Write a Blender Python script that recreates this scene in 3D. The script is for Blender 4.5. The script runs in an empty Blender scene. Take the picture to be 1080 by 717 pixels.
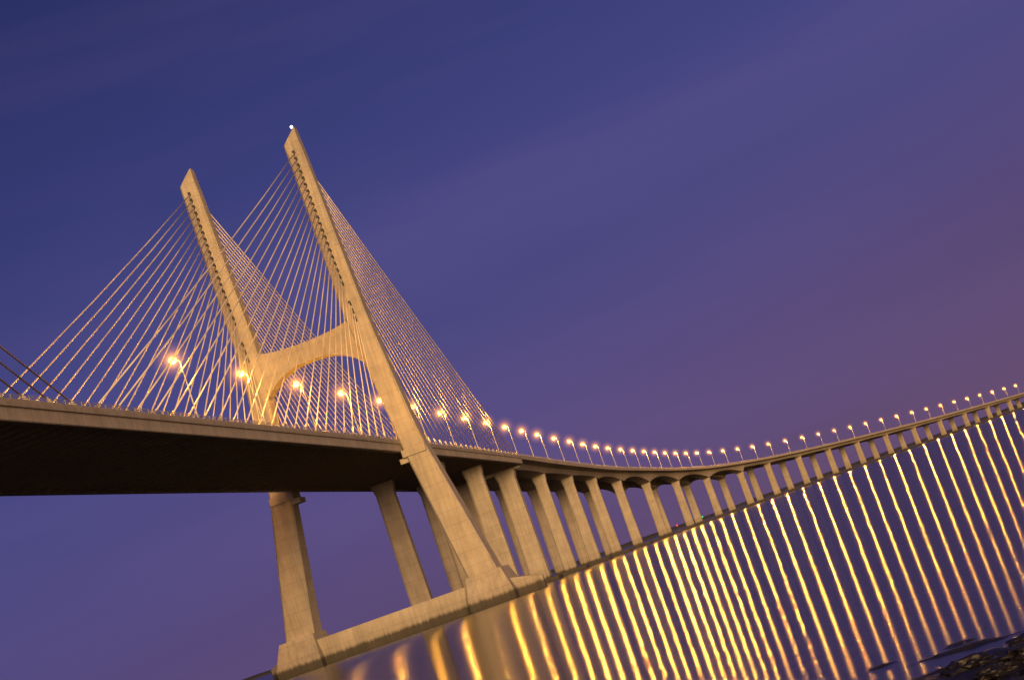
import bpy, math, random
from mathutils import Vector, Matrix, noise
random.seed(4)
sc=bpy.context.scene
sc.view_settings.view_transform='Standard'; sc.view_settings.look='None'
sc.view_settings.exposure=0; sc.view_settings.gamma=1
COL=sc.collection

# ------------------------------------------------------------ materials
def newmat(n):
    m=bpy.data.materials.new(n); m.use_nodes=True
    nt=m.node_tree; b=nt.nodes['Principled BSDF']; return m,nt,b
def N(nt,t,**k):
    n=nt.nodes.new(t)
    for a,v in k.items():
        if a in n.inputs: n.inputs[a].default_value=v
        else: setattr(n,a,v)
    return n
def ramp(nt,src,stops,interp='LINEAR'):
    r=nt.nodes.new('ShaderNodeValToRGB'); cr=r.color_ramp; cr.interpolation=interp
    while len(cr.elements)<len(stops): cr.elements.new(0.5)
    for e,(p,c) in zip(cr.elements,stops):
        e.position=p; e.color=(c[0],c[1],c[2],1) if not isinstance(c,(int,float)) else (c,c,c,1)
    if src is not None: nt.links.new(src,r.inputs[0])
    return r
def concrete(name,base,joint=4.0,tide=False):
    m,nt,b=newmat(name); L=nt.links.new
    geo=N(nt,'ShaderNodeNewGeometry'); sep=N(nt,'ShaderNodeSeparateXYZ'); L(geo.outputs['Position'],sep.inputs[0])
    n1=N(nt,'ShaderNodeTexNoise',Scale=0.18,Detail=6.0,Roughness=0.65); L(geo.outputs['Position'],n1.inputs['Vector'])
    mp=N(nt,'ShaderNodeMapping'); mp.inputs['Scale'].default_value=(1.1,1.1,0.06); L(geo.outputs['Position'],mp.inputs[0])
    n2=N(nt,'ShaderNodeTexNoise',Scale=1.0,Detail=5.0,Roughness=0.6); L(mp.outputs[0],n2.inputs['Vector'])
    r1=ramp(nt,n1.outputs[0],[(0.3,[c*0.80 for c in base]),(0.7,[min(1,c*1.10) for c in base])])
    r2=ramp(nt,n2.outputs[0],[(0.32,0.62),(0.6,1.0)])
    mx=N(nt,'ShaderNodeMix',data_type='RGBA',blend_type='MULTIPLY'); mx.inputs[0].default_value=0.55
    L(r1.outputs[0],mx.inputs[6]); L(r2.outputs[0],mx.inputs[7])
    md=N(nt,'ShaderNodeMath',operation='FRACT'); dv=N(nt,'ShaderNodeMath',operation='DIVIDE'); dv.inputs[1].default_value=joint
    L(sep.outputs['Z'],dv.inputs[0]); L(dv.outputs[0],md.inputs[0])
    r3=ramp(nt,md.outputs[0],[(0.0,0.55),(0.05,1.0),(0.96,0.94),(1.0,0.6)])
    mx2=N(nt,'ShaderNodeMix',data_type='RGBA',blend_type='MULTIPLY'); mx2.inputs[0].default_value=0.45
    L(mx.outputs[2],mx2.inputs[6]); L(r3.outputs[0],mx2.inputs[7])
    out=mx2.outputs[2]
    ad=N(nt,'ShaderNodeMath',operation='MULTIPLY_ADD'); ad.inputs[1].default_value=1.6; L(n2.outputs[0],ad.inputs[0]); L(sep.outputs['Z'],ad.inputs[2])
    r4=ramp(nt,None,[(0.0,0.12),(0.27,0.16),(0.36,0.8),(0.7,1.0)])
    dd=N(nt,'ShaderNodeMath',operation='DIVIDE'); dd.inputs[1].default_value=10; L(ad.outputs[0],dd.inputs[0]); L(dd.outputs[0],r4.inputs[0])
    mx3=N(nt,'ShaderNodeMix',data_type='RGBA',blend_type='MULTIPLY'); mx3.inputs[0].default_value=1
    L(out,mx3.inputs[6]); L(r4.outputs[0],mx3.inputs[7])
    L(mx3.outputs[2],b.inputs['Base Color'])
    b.inputs['Roughness'].default_value=0.85
    bp=N(nt,'ShaderNodeBump',Strength=0.25,Distance=0.12); n3=N(nt,'ShaderNodeTexNoise',Scale=1.6,Detail=6.0); L(geo.outputs['Position'],n3.inputs['Vector'])
    L(n3.outputs[0],bp.inputs['Height']); L(bp.outputs[0],b.inputs['Normal'])
    return m
def plain(name,col,rough=0.6,metal=0.0,nscale=3.0):
    m,nt,b=newmat(name); tc=N(nt,'ShaderNodeNewGeometry')
    n=N(nt,'ShaderNodeTexNoise',Scale=nscale,Detail=4.0); nt.links.new(tc.outputs['Position'],n.inputs['Vector'])
    r=ramp(nt,n.outputs[0],[(0.3,[c*0.75 for c in col]),(0.7,[min(1,c*1.2) for c in col])])
    nt.links.new(r.outputs[0],b.inputs['Base Color']); b.inputs['Roughness'].default_value=rough; b.inputs['Metallic'].default_value=metal
    return m
def emis(name,col,s):
    m,nt,b=newmat(name); b.inputs['Base Color'].default_value=(*col,1)
    b.inputs['Emission Color'].default_value=(*col,1); b.inputs['Emission Strength'].default_value=s
    return m
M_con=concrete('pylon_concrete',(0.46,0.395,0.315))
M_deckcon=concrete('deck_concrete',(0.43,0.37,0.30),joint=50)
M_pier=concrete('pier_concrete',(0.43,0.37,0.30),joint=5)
M_steel=plain('girder_paint',(0.24,0.19,0.15),0.7)
M_cable=plain('stay_cable_sheath',(0.80,0.69,0.52),0.5,0,0.1)
M_dark=plain('anchor_dark_steel',(0.03,0.03,0.03),0.6)
M_rail=plain('galvanised_rail',(0.45,0.42,0.38),0.5,0.3)
M_asph=plain('asphalt',(0.05,0.05,0.05),0.9)
M_paint=plain('road_paint',(0.8,0.8,0.78),0.6)
M_lens=emis('sodium_lamp_lens',(1.0,0.46,0.06),12.0)
try: M_lens.cycles.emission_sampling='NONE'
except Exception: pass
M_beac=emis('beacon_white',(0.9,0.95,1.0),6)
M_red=emis('nav_red',(1.0,0.05,0.05),2)
M_green=emis('nav_green',(0.05,1.0,0.4),0.8)
M_halo=bpy.data.materials.new('lamp_glow_halo'); M_halo.use_nodes=True; nt=M_halo.node_tree  # emissive volume imitating lamp glare as a soft halo; no real mist
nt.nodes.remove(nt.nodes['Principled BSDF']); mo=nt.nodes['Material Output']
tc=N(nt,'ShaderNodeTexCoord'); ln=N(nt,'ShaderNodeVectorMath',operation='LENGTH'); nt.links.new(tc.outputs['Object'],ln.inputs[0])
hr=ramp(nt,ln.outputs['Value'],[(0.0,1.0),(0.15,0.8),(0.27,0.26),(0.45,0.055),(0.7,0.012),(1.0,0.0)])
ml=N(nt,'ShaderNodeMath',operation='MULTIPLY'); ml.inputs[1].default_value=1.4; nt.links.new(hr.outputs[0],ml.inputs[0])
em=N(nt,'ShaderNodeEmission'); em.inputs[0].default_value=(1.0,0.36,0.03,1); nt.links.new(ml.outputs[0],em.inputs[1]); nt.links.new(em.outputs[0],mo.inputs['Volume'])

# ------------------------------------------------------------ mesh helper
class MB:
    def __init__(s): s.v=[]; s.f=[]; s.m=[]
    def loft(s,rings,mat=0,cap=True,closed=True):
        b=len(s.v); n=len(rings[0])
        for r in rings: s.v.extend([tuple(p) for p in r])
        for i in range(len(rings)-1):
            for j in range(n if closed else n-1):
                k=(j+1)%n
                s.f.append((b+i*n+j,b+i*n+k,b+(i+1)*n+k,b+(i+1)*n+j)); s.m.append(mat)
        if cap and closed:
            s.f.append(tuple(b+j for j in reversed(range(n)))); s.m.append(mat)
            e=b+(len(rings)-1)*n
            s.f.append(tuple(e+j for j in range(n))); s.m.append(mat)
    def box(s,c,sx,sy,sz,ax=None,mat=0):
        ex,ey,ez=(Vector((1,0,0)),Vector((0,1,0)),Vector((0,0,1))) if ax is None else ax
        c=Vector(c)
        bot=[c+ex*(sx/2*i)+ey*(sy/2*j)-ez*(sz/2) for i,j in ((-1,-1),(1,-1),(1,1),(-1,1))]
        top=[p+ez*sz for p in bot]
        s.loft([bot,top],mat)
    def pipe(s,pts,r,n=6,mat=0):
        rings=[]
        for i,p in enumerate(pts):
            a=pts[max(0,i-1)]; b2=pts[min(len(pts)-1,i+1)]; d=(b2-a).normalized()
            u=Vector((0,1,0)).cross(d).normalized(); w=d.cross(u)
            rings.append([p+(u*math.cos(t)+w*math.sin(t))*r for t in [2*math.pi*k/n for k in range(n)]])
        s.loft(rings,mat)
    def tube(s,a,b2,r,n=6,mat=0,r2=None):
        a=Vector(a); b2=Vector(b2); d=(b2-a).normalized()
        u=d.orthogonal().normalized(); w=d.cross(u); r2=r if r2 is None else r2
        ra=[a+(u*math.cos(t)+w*math.sin(t))*r for t in [2*math.pi*i/n for i in range(n)]]
        rb=[b2+(u*math.cos(t)+w*math.sin(t))*r2 for t in [2*math.pi*i/n for i in range(n)]]
        s.loft([ra,rb],mat)
    def ball(s,c,rx,rz,mat=0,nu=10,nv=6):
        rings=[]
        for i in range(1,nv):
            t=math.pi*i/nv
            rings.append([(c[0]+rx*math.sin(t)*math.cos(2*math.pi*j/nu),c[1]+rx*math.sin(t)*math.sin(2*math.pi*j/nu),c[2]-rz*math.cos(t)) for j in range(nu)])
        s.loft(rings,mat)
    def mesh(s,name,mats,smooth=False):
        me=bpy.data.meshes.new(name); me.from_pydata([tuple(x) for x in s.v],[],s.f)
        for m in mats: me.materials.append(m)
        for p,mi in zip(me.polygons,s.m): p.material_index=mi; p.use_smooth=smooth
        import bmesh
        bm=bmesh.new(); bm.from_mesh(me); bmesh.ops.recalc_face_normals(bm,faces=bm.faces); bm.to_mesh(me); bm.free()
        return me
    def obj(s,name,mats,parent=None,smooth=False):
        o=bpy.data.objects.new(name,s.mesh(name,mats,smooth)); COL.objects.link(o)
        if parent: o.parent=parent
        return o
def empty(n):
    e=bpy.data.objects.new(n,None); COL.objects.link(e); return e
bridge=empty('cable_stayed_bridge')

# ------------------------------------------------------------ path (near deck edge -> centre line)
HW=16.5
KP=[(-460,100.7,48.5),(-200,100.7,49.5),(14,100.7,50.2),(234,100.7,50.5),(455,100.7,50.1),(640,100.7,48.9),(782,100.3,47.2),(986,96.5,45),(1316,73,40),(1502,35,35.5),
    (1648,-14,31.5),(1813,-79,27.5),(2008,-168,22.8),(2323,-318,17.5),(2800,-550,15),(3600,-945,14)]
def herm(x,idx):
    ks=KP
    for i in range(len(ks)-1):
        if x<=ks[i+1][0] or i==len(ks)-2: break
    def tan(j):
        if j==0 or j==len(ks)-1: 
            a,b=(0,1) if j==0 else (j-1,j)
        else: a,b=j-1,j+1
        return (ks[b][idx]-ks[a][idx])/(ks[b][0]-ks[a][0])
    h=ks[i+1][0]-ks[i][0]; t=(x-ks[i][0])/h
    return ((2*t**3-3*t*t+1)*ks[i][idx]+(t**3-2*t*t+t)*h*tan(i)+(-2*t**3+3*t*t)*ks[i+1][idx]+(t**3-t*t)*h*tan(i+1))
def frame(x):
    y=herm(x,1); z=herm(x,2); dy=(herm(x+1,1)-herm(x-1,1))/2; dz=(herm(x+1,2)-herm(x-1,2))/2
    T=Vector((1,dy,0)).normalized(); Lf=Vector((-T.y,T.x,0))
    return Vector((x,y,z))+Lf*HW, T, Lf, dz
def at(x,off,dz=0):
    c,T,Lf,_=frame(x); return c+Lf*off+Vector((0,0,dz))
YC=100.7+HW
PX=[47.0,455.0]
XE=648.0
# ------------------------------------------------------------ pylons
def chring(z,yc,xc,wy,wx,c=0.5,tilt=0):
    hy,hx=wy/2,wx/2
    pts=[(-hx+c,-hy),(hx-c,-hy),(hx,-hy+c),(hx,hy-c),(hx-c,hy),(-hx+c,hy),(-hx,hy-c),(-hx,-hy+c)]
    return [(xc+a,yc+b,z+tilt*b) for a,b in pts]
def legoff(z):
    pts=[(5,27.6),(50,19.7),(86,16.4),(150,16.2)]
    for (z0,a),(z1,b) in zip(pts,pts[1:]):
        if z<=z1: return a+(b-a)*(z-z0)/(z1-z0)
    return 16.0
def lean(z): return max(0,(z-86)/56)*1.5
def legw(z):
    if z>86: return 6.2-(z-86)/62*1.7
    if z>50: return 6.0
    return 6.2+(50-z)/45*2.6
def build_pylon(X,tag,main):
    for sgn,nm in ((-1,'near'),(1,'far')):
        b=MB(); rings=[]
        for z in [4,20,35,48,54,70,80,88,100,115,130,137]:
            wx=legw(z)*(1.0 if z<50 else 0.95)
            rings.append(chring(z,YC+lean(z)+sgn*legoff(z),X,legw(z),wx))
        rings.append(chring(140.8,YC+1.5+sgn*16.2,X,4.5,4.4,0.4,tilt=-0.35))
        rings.append(chring(143.2,YC+1.5+sgn*16.2-1.0,X,2.4,3.4,0.3,tilt=-0.9))
        b.loft(rings)
        b.obj('pylon_leg_%s_%s'%(nm,tag),[M_con],bridge)
        k=MB()
        k.box((X,YC+sgn*(legoff(48)-0.2),46.6),7.6,6.9,2.0)
        k.box((X,YC+sgn*17.5,44.9),5.0,5.0,1.4)
        k.obj('deck_bearing_block_%s_%s'%(nm,tag),[M_con],bridge)
    b=MB(); rings=[]; hw=legoff(82)-2.6
    for i in range(25):
        t=-1+2*i/24; y=YC+t*hw; a=abs(t)**2.6
        zt=85.6+1.6*a; zb=80.2-5.5*a
        rings.append([(X-2.4,y,zb),(X+2.4,y,zb),(X+2.4,y,zt),(X-2.4,y,zt)])
    b.loft(rings); b.obj('pylon_crossbeam_'+tag,[M_con],bridge)
    b=MB()
    def hexprism(y0,y1,wx,z0,z1,slope):
        bot=[(X-wx/2,y0,z0),(X+wx/2,y0,z0),(X+wx/2,y1,z0),(X-wx/2,y1,z0)]
        top=[(X-wx/2+slope,y0+slope,z1),(X+wx/2-slope,y0+slope,z1),(X+wx/2-slope,y1-slope,z1),(X-wx/2+slope,y1-slope,z1)]
        b.loft([bot,top])
    hexprism(YC-25,YC+25,11,-4,7.2,0.25)
    for sgn in (-1,1):
        yl=YC+sgn*28
        bot=[(X-9,yl-6.5,-4),(X+9,yl-6.5,-4),(X+9,yl+6.5,-4),(X-9,yl+6.5,-4)]
        mid=[(p[0],p[1],2.6) for p in bot]
        top=[(X-6.2,yl-sgn*0.6-5.0,9.2),(X+6.2,yl-sgn*0.6-5.0,9.2),(X+6.2,yl-sgn*0.6+5.0,9.2),(X-6.2,yl-sgn*0.6+5.0,9.2)]
        b.loft([bot,mid,top])
        o=sgn*6; e2=2.3 if sgn<0 else 1.8
        w0=[(X-5,yl+o*0.9,-4),(X+5,yl+o*0.9,-4),(X+1,yl+o*e2,-4),(X-1,yl+o*e2,-4)]
        w1=[(X-4.6,yl+o*0.9,5.6),(X+4.6,yl+o*0.9,5.6),(X+.8,yl+o*e2*.98,3.6),(X-.8,yl+o*e2*.98,3.6)]
        b.loft([w0,w1])
    b.obj('pylon_base_'+tag,[M_con],bridge)
    for sgn,nm in ((-1,'near'),(1,'far')):
        c=MB(); a=MB()
        for d in (-1,1):
            for i in range(24):
                off=13+i*8.24
                if d!=main: off=12+i*7.9
                z=91+ i*(46/23)
                if i<3: z=86.5+i*2.3
                y=YC+lean(z)+sgn*legoff(z); xf=X+d*legw(z)/2*0.95
                p0=Vector((xf-d*0.3,y,z)); xe=X+d*off
                p1=at(xe,sgn*(HW-0.9),0.2)
                dirv=(p1-p0); Ls=dirv.length; u=dirv.normalized()
                c.pipe([p0+dirv*t-Vector((0,0,4*t*(1-t)*Ls*Ls*0.000022)) for t in (0,.25,.5,.75,1)],0.15,8)
                c.tube(p1-u*4.0,p1,0.25,8)
                a.tube(p1-u*1.3,p1+u*1.0,0.42,8,r2=0.5)
                a.tube(p0-u*0.2,p0+u*1.0,0.33,8,r2=0.2)
                a.box((xf+d*0.10,y+0.2,z+0.3),0.4,0.7,0.6)
        c.obj('stay_cables_%s_%s'%(nm,tag),[M_cable],bridge,True)
        a.obj('cable_anchors_%s_%s'%(nm,tag),[M_dark],bridge)
    bb=MB(); bb.ball((X,YC-15.9,144.9),0.4,0.4); bb.obj('aircraft_beacon_'+tag,[M_beac],bridge)
build_pylon(PX[1],'a',-1); build_pylon(PX[0],'b',1)

# ------------------------------------------------------------ deck
def sweep(b,xs,prof,mat=0):
    rings=[]
    for x in xs:
        c,T,Lf,_=frame(x); pr=prof(x) if callable(prof) else prof
        rings.append([c+Lf*o+Vector((0,0,h)) for o,h in pr])
    b.loft(rings,mat)
def linsp(a,b2,st):
    n=max(2,int((b2-a)/st)); return [a+(b2-a)*i/n for i in range(n+1)]
xsC=linsp(-440,XE,12)
d=MB()
sweep(d,xsC,[(-HW+1.3,0),(HW-1.3,0),(HW-1.3,-0.35),(-HW+1.3,-0.35)])
for s_ in (-1,1):
    a,e=(HW-1.3)*s_,HW*s_
    sweep(d,xsC,[(a,0.02),(e,0.02),(e,-2.5),(e-0.15*s_,-2.65),(a,-2.65)])
    sweep(d,xsC,[((HW+0.28)*s_,0.25),(HW*s_+0.002*s_,0.25),(HW*s_+0.002*s_,-0.55),((HW+0.28)*s_,-0.5)])
    sweep(d,xsC,[((HW-0.25)*s_,0.021),((HW-0.25)*s_,0.85),((HW-0.02)*s_,0.85),((HW-0.02)*s_,0.021)])
d.obj('main_deck_edge_girders',[M_deckcon],bridge)
fb=MB(); x=-440
while x<XE:
    c,T,Lf,_=frame(x)
    fb.box(c+Vector((0,0,-1.35)),0.35,2*HW-2.7,2.0,(T,Lf,Vector((0,0,1))))
    fb.box(c+Vector((0,0,-2.38)),0.9,2*HW-2.7,0.08,(T,Lf,Vector((0,0,1))))
    x+=4.4
for o in (-10,-5,0,5,10):
    sweep(fb,xsC,[(o-0.2,-0.36),(o+0.2,-0.36),(o+0.2,-1.2),(o-0.2,-1.2)])
fb.obj('main_deck_floor_beams',[M_steel],bridge)

spans=[80,80,84,90,110,130,130,110]+[84]*40
cur=XE; vp=[(XE)]
for s_ in spans:
    _,T,_,_=frame(cur); cur=cur+s_*T.x
    if cur>3500: break
    vp.append(cur)
def gdepth(x):
    for a,b2 in zip(vp,vp[1:]):
        if a<=x<=b2:
            t=(x-a)/(b2-a); e=abs(2*t-1)**2.2; L=b2-a
            if L>100: return 3.0+3.8*e
            if L>86: return 3.0+2.0*e
            return 3.1+0.5*e
    return 3.3
xsV=[]
for a,b2 in zip(vp,vp[1:]): xsV+= [a+(b2-a)*i/12 for i in range(12)]
xsV.append(vp[-1])
def vprof(x):
    g=gdepth(x)
    return [(-HW,0),(HW,0),(HW,-0.7),(13.2,-1.3),(11.8,-g),(5.2,-g),(3.8,-1.2),(-3.8,-1.2),(-5.2,-g),(-11.8,-g),(-13.2,-1.3),(-HW,-0.7)]
v=MB(); sweep(v,xsV,vprof)
for s_ in (-1,1):
    sweep(v,xsV,[((HW-0.3)*s_,0.004),((HW-0.3)*s_,0.9),((HW)*s_,0.9),((HW)*s_,0.004)])
v.obj('viaduct_box_girder',[M_deckcon],bridge)
pm=MB(); cp=MB()
def pier(x,g,w,t,cap):
    c,T,Lf,_=frame(x); ax=(T,Lf,Vector((0,0,1)))
    for s_ in (-1,1):
        o=8.6*s_; base=c+Lf*o; zt=c.z-g
        rings=[]
        for z,ww,tt in ((-3,w*1.12,t*1.15),(zt-3.5,w*0.96,t),(zt-1.4,w*1.12,t),(zt+0.02,w*1.15,t)):
            r=[]
            for i,j in ((-1,-.8),(-.8,-1),(.8,-1),(1,-.8),(1,.8),(.8,1),(-.8,1),(-1,.8)):
                q=base+T*(tt/2*i)+Lf*(ww/2*j); r.append((q.x,q.y,z))
            rings.append(r)
        pm.loft(rings)
    cc=Vector((c.x,c.y,0)); cp.box(cc+Vector((0,0,-0.6)),t+6,32,4.4,ax)
for x in (-318,-250,523,585): pier(x,2.6,6.2,3.6,0)
for x in (-180,XE): pier(x,3.1,7.0,5.0,0)
for x in vp[1:]: pier(x,gdepth(x)-0.0,5.2,3.2,1)
pm.obj('piers',[M_pier],bridge); cp.obj('pile_caps',[M_pier],bridge)
ch=MB()
for x in (-180,XE):
    c,T,Lf,_=frame(x); ch.box(c+Vector((0,0,-2.9)),3.0,2*HW-3,1.4,(T,Lf,Vector((0,0,1))))
ch.obj('pier_crossheads',[M_pier],bridge)
xsA=linsp(-440,XE,12)[:-1]+xsV
rd=MB()
def strip(b,xs,a,e,h,mat):
    rings=[[at(x,a,h),at(x,e,h)] for x in xs]; b.loft(rings,mat,cap=False,closed=False)
strip(rd,xsA,-15,15,0.03,0)
for o in (-14,-1,1,14): strip(rd,xsA,o-0.08,o+0.08,0.036,1)
x=-400
while x<1500:
    for o in (-9.6,-5.3,5.3,9.6): strip(rd,[x,x+4],o-0.07,o+0.07,0.036,1)
    x+=12
rd.obj('roadway',[M_asph,M_paint],bridge)
rl=MB()
for s_ in (-1,1):
    for h in (1.15,1.45): sweep(rl,xsA,[((HW-0.12)*s_-0.05,h-0.05),((HW-0.12)*s_+0.05,h-0.05),((HW-0.12)*s_+0.05,h+0.05),((HW-0.12)*s_-0.05,h+0.05)])
    x=-100
    while x<1700:
        p=at(x,(HW-0.12)*s_,0.8); rl.box(p+Vector((0,0,0.33)),0.12,0.12,0.72); x+=3
sweep(rl,xsA,[(-0.3,0.04),(0.3,0.04),(0.12,0.95),(-0.12,0.95)])
rl.obj('railings',[M_rail],bridge)

# ------------------------------------------------------------ street lamps
lm=MB()
lm.tube((0,0,0),(0,0,12.2),0.17,8,0,0.10)
lm.box((0,0,0.4),0.5,0.5,0.8)
prev=Vector((0,0,12.2))
for k in range(1,5):
    t=k/4; q=Vector((0,1.0*math.sin(t*1.3)/math.sin(1.3),12.2+0.9*math.sin(t*1.57))); lm.tube(prev,q,0.09,6); prev=q
lm.box((0,1.3,13.52),0.5,1.2,0.16)
lm.box((0,1.3,13.62),0.26,0.8,0.1)
lm.ball((0,1.3,12.88),0.80,0.62,1)
lamp_mesh=lm.mesh('street_lamp',[M_rail,M_lens])
hb=MB(); hb.ball((0,0,0),1,1,0,12,8); halo_mesh=hb.mesh('halo',[M_halo])
def bulb(e,r):
    pl=bpy.data.lights.new('sodium_bulb','POINT'); pl.color=(1.0,0.42,0.045); pl.energy=e; pl.shadow_soft_size=r; return pl
B1=bulb(16000,.4); B2=bulb(20000,.5); B3=bulb(42000,.6); B4=bulb(80000,.7)
def lamp(x,s_,glow=True,lit=True):
    p=at(x,(HW-0.55)*s_,0.02); _,T,Lf,_=frame(x)
    o=bpy.data.objects.new('street_lamp',lamp_mesh); COL.objects.link(o)
    ang=math.atan2(Lf.y,Lf.x)-math.pi/2+(math.pi if s_>0 else 0)
    o.location=p; o.rotation_euler=(0,0,ang)
    if lit:
        bl=B1 if x<650 else (B2 if x<1000 else (B3 if x<1500 else B4))
        l=bpy.data.objects.new('bulb',bl); COL.objects.link(l); l.parent=o; l.location=(0,1.3,11.5)
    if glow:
        h=bpy.data.objects.new('glow_halo',halo_mesh); COL.objects.link(h); h.parent=o; h.location=(0,1.3,12.88); h.scale=(4.2,4.2,4.2)  # glow ball added round the lens to stand in for glare
x=300.0
while x<3000:
    _,T,_,_=frame(x)
    lamp(x,-1,x<2300,x<2500)
    if x<700: lamp(x,1,True,x<520)
    x+=(38.5 if x<700 else 46)*T.x
def nav(x,off,z,mat,name):
    b=MB(); p=at(x,off); b.tube((p.x,p.y,1.4),(p.x,p.y,z),0.12,6,0); b.ball((p.x,p.y,z+0.5),0.5,0.5,1)
    b.box((p.x,p.y,1.9),1.2,1.2,1.0,mat=0); b.obj(name,[M_dark,mat])
nav(vp[5]-3,-19,4.5,M_red,'navigation_light'); nav(vp[6]-3,-19,4.5,M_green,'navigation_light')

# ------------------------------------------------------------ water
m,nt,b=newmat('river_water'); L=nt.links.new
b.inputs['Base Color'].default_value=(0.003,0.003,0.010,1); b.inputs['Roughness'].default_value=0.125; b.inputs['IOR'].default_value=1.33
b.inputs['Specular IOR Level'].default_value=0.33
b.inputs['Anisotropic'].default_value=0.97
tg=N(nt,'ShaderNodeCombineXYZ'); tg.inputs[0].default_value=0.9994; tg.inputs[1].default_value=-0.035; L(tg.outputs[0],b.inputs['Tangent'])
geo=N(nt,'ShaderNodeNewGeometry')
mp=N(nt,'ShaderNodeMapping'); mp.inputs['Scale'].default_value=(1.0,0.16,1); L(geo.outputs['Position'],mp.inputs[0])
w1=N(nt,'ShaderNodeTexNoise',Scale=1.5,Detail=2.0,Roughness=0.5); L(mp.outputs[0],w1.inputs['Vector'])
bp=N(nt,'ShaderNodeBump',Strength=0.22,Distance=0.045); L(w1.outputs[0],bp.inputs['Height'])
L(bp.outputs[0],b.inputs['Normal'])
wa=MB(); wa.loft([[(-30000,-30000,0),(-30000,30000,0)],[(30000,-30000,0),(30000,30000,0)]],0,False,False)
wa.obj('river_water',[m])

# ------------------------------------------------------------ near shore
m,nt,b=newmat('mud_shore'); L=nt.links.new
geo=N(nt,'ShaderNodeNewGeometry'); n1=N(nt,'ShaderNodeTexNoise',Scale=1.5,Detail=8.0,Roughness=0.7); L(geo.outputs['Position'],n1.inputs['Vector'])
r=ramp(nt,n1.outputs[0],[(0.35,(0.006,0.005,0.006)),(0.7,(0.018,0.015,0.016))]); L(r.outputs[0],b.inputs['Base Color'])
r2=ramp(nt,n1.outputs[0],[(0.4,0.3),(0.6,0.85)]); L(r2.outputs[0],b.inputs['Roughness'])
bp=N(nt,'ShaderNodeBump',Strength=0.8,Distance=0.06); L(n1.outputs[0],bp.inputs['Height']); L(bp.outputs[0],b.inputs['Normal'])
def shz(x,y):
    base=(23.1-x-0.45*(y+1))*0.02
    if x<0: base=0.6-0.02*x*0.4
    n=noise.fractal(Vector((x*0.7,y*0.45,3.1)),0.8,2.1,6)*0.13
    n+=noise.noise(Vector((x*0.2,y*0.12,9)))*0.12
    return max(-1.2,min(2.0,base+n))
xs=[-400,-200,-100,-60,-40,-20,-10,0]+[6+i*0.12 for i in range(260)]
xs+= [40,45]
ys=[-600,-300,-150,-80,-40,-25]+[-12+i*0.12 for i in range(170)]+[10,15,22,40,80,150,300]
vv=[];ff=[]
for x in xs:
    for y in ys: vv.append((x,y,shz(x,y)))
ny=len(ys)
for i in range(len(xs)-1):
    for j in range(ny-1): ff.append((i*ny+j,(i+1)*ny+j,(i+1)*ny+j+1,i*ny+j+1))
me=bpy.data.meshes.new('shore'); me.from_pydata(vv,[],ff); me.materials.append(m)
for p in me.polygons: p.use_smooth=True
o=bpy.data.objects.new('mud_shore',me); COL.objects.link(o)
M_rock=plain('wet_rock',(0.010,0.008,0.009),0.5,0,6)
def rock(x,y,s,name='rock'):
    import bmesh
    bm=bmesh.new(); bmesh.ops.create_icosphere(bm,subdivisions=4,radius=1)
    sd=random.random()*50
    for q in bm.verts:
        n=noise.fractal(q.co*1.3+Vector((sd,0,0)),0.8,2.2,4); k=1+0.45*n
        q.co=Vector((q.co.x*s*1.1*k,q.co.y*s*1.7*k,q.co.z*s*0.55*k))
    me=bpy.data.meshes.new('rock'); bm.to_mesh(me); bm.free(); me.materials.append(M_rock)
    o=bpy.data.objects.new(name,me); COL.objects.link(o); o.location=(x,y,max(0,shz(x,y))+s*0.1); o.rotation_euler=(0,0,random.random()*0.8)
# ------------------------------------------------------------ far shore
fs=MB(); rings=[]
for i in range(121):
    y=-9000+i*150; xx=9500+600*math.sin(i*0.07)
    h=16+20*abs(noise.fractal(Vector((i*0.11,0,0)),1,2,4))
    rings.append([(xx,y,-2),(xx,y,h*0.6),(xx+600,y,h)])
fs.loft(rings,0,False,False); fs.obj('far_shore_hills',[plain('far_shore',(0.03,0.028,0.03),0.95,0,0.01)])

# ------------------------------------------------------------ world
w=bpy.data.worlds.new('World'); sc.world=w; w.use_nodes=True; nt=w.node_tree; L=nt.links.new
try: w.cycles.sampling_method='NONE'
except Exception: pass
bg=nt.nodes['Background']; tc=N(nt,'ShaderNodeTexCoord'); nm=N(nt,'ShaderNodeVectorMath',operation='NORMALIZE'); L(tc.outputs['Generated'],nm.inputs[0])
sep=N(nt,'ShaderNodeSeparateXYZ'); L(nm.outputs[0],sep.inputs[0])
def s2l(c): 
    return [((v/255+0.055)/1.055)**2.4 if v>10 else v/3294 for v in c]
el=N(nt,'ShaderNodeMath',operation='MULTIPLY_ADD'); el.inputs[1].default_value=1.0; L(sep.outputs['Z'],el.inputs[0])
az=N(nt,'ShaderNodeMath',operation='MULTIPLY'); az.inputs[1].default_value=0.18; L(sep.outputs['Y'],az.inputs[0]); L(az.outputs[0],el.inputs[2])
r=ramp(nt,el.outputs[0],[(0.0,s2l((98,75,108))),(0.06,s2l((90,73,117))),(0.14,s2l((81,74,128))),(0.24,s2l((68,70,130))),(0.36,s2l((53,58,114))),(0.48,s2l((40,46,96))),(1.0,s2l((26,32,80)))])
mp=N(nt,'ShaderNodeMapping'); mp.inputs['Rotation'].default_value=(math.radians(-14),0,0); mp.inputs['Scale'].default_value=(1.5,1.0,8)
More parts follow.
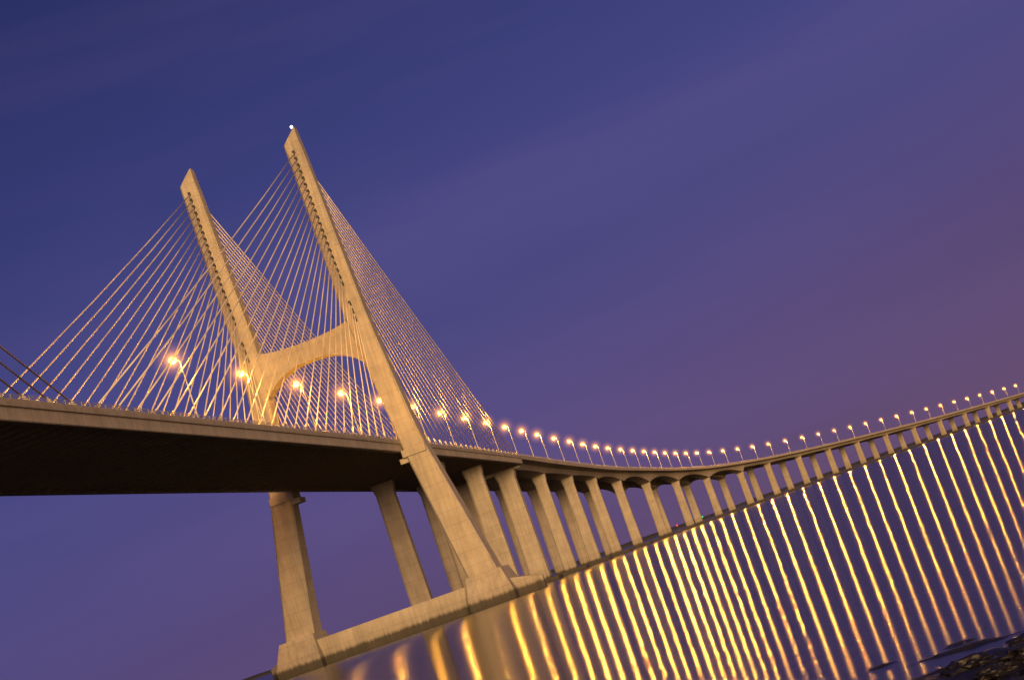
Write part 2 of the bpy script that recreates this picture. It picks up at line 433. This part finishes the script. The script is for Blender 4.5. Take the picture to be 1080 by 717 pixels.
L(nm.outputs[0],mp.inputs[0]); cn=N(nt,'ShaderNodeTexNoise',Scale=1.3,Detail=4.0,Roughness=0.5); L(mp.outputs[0],cn.inputs['Vector'])
cr=ramp(nt,cn.outputs[0],[(0.45,0.0),(0.78,1.0)])
mx=N(nt,'ShaderNodeMix',data_type='RGBA'); ml=N(nt,'ShaderNodeMath',operation='MULTIPLY'); ml.inputs[1].default_value=0.30; L(cr.outputs[0],ml.inputs[0])
L(ml.outputs[0],mx.inputs[0]); L(r.outputs[0],mx.inputs[6]); mx.inputs[7].default_value=(*s2l((114,93,146)),1)
L(mx.outputs[2],bg.inputs[0]); bg.inputs[1].default_value=1.0

sl=bpy.data.lights.new('dusk_glow_fill','SUN'); sl.energy=4.7; sl.color=(1.0,0.61,0.25); sl.angle=math.radians(25)  # warm directional lamp added for dusk afterglow and city light behind the camera
so=bpy.data.objects.new('dusk_glow_fill',sl); COL.objects.link(so)
so.rotation_euler=Vector((0.95,0.32,-0.16)).to_track_quat('-Z','Y').to_euler()

# ------------------------------------------------------------ camera
f=1790.0; roll=math.radians(19.5); CH=3.0
p=math.radians(7.81); yaw=math.radians(7.79)
F=Vector((math.cos(p)*math.cos(yaw),math.cos(p)*math.sin(yaw),math.sin(p)))
Rh=Vector((math.sin(yaw),-math.cos(yaw),0)); U0=Rh.cross(F)
ix=Rh*math.cos(roll)-U0*math.sin(roll); iy=Rh*math.sin(roll)+U0*math.cos(roll)
cam=bpy.data.cameras.new('camera'); cam.lens=36*f/1080; cam.sensor_width=36; cam.clip_start=0.3; cam.clip_end=60000
co=bpy.data.objects.new('camera',cam); COL.objects.link(co)
M=Matrix((( ix.x,iy.x,-F.x,0),(ix.y,iy.y,-F.y,0),(ix.z,iy.z,-F.z,CH),(0,0,0,1)))
co.matrix_world=M; sc.camera=co
rock(23.4,-1.1,0.24); rock(22.3,-1.9,0.28); rock(22.0,-1.3,0.16); rock(24.3,-1.9,0.13); rock(21.6,-0.6,0.1)
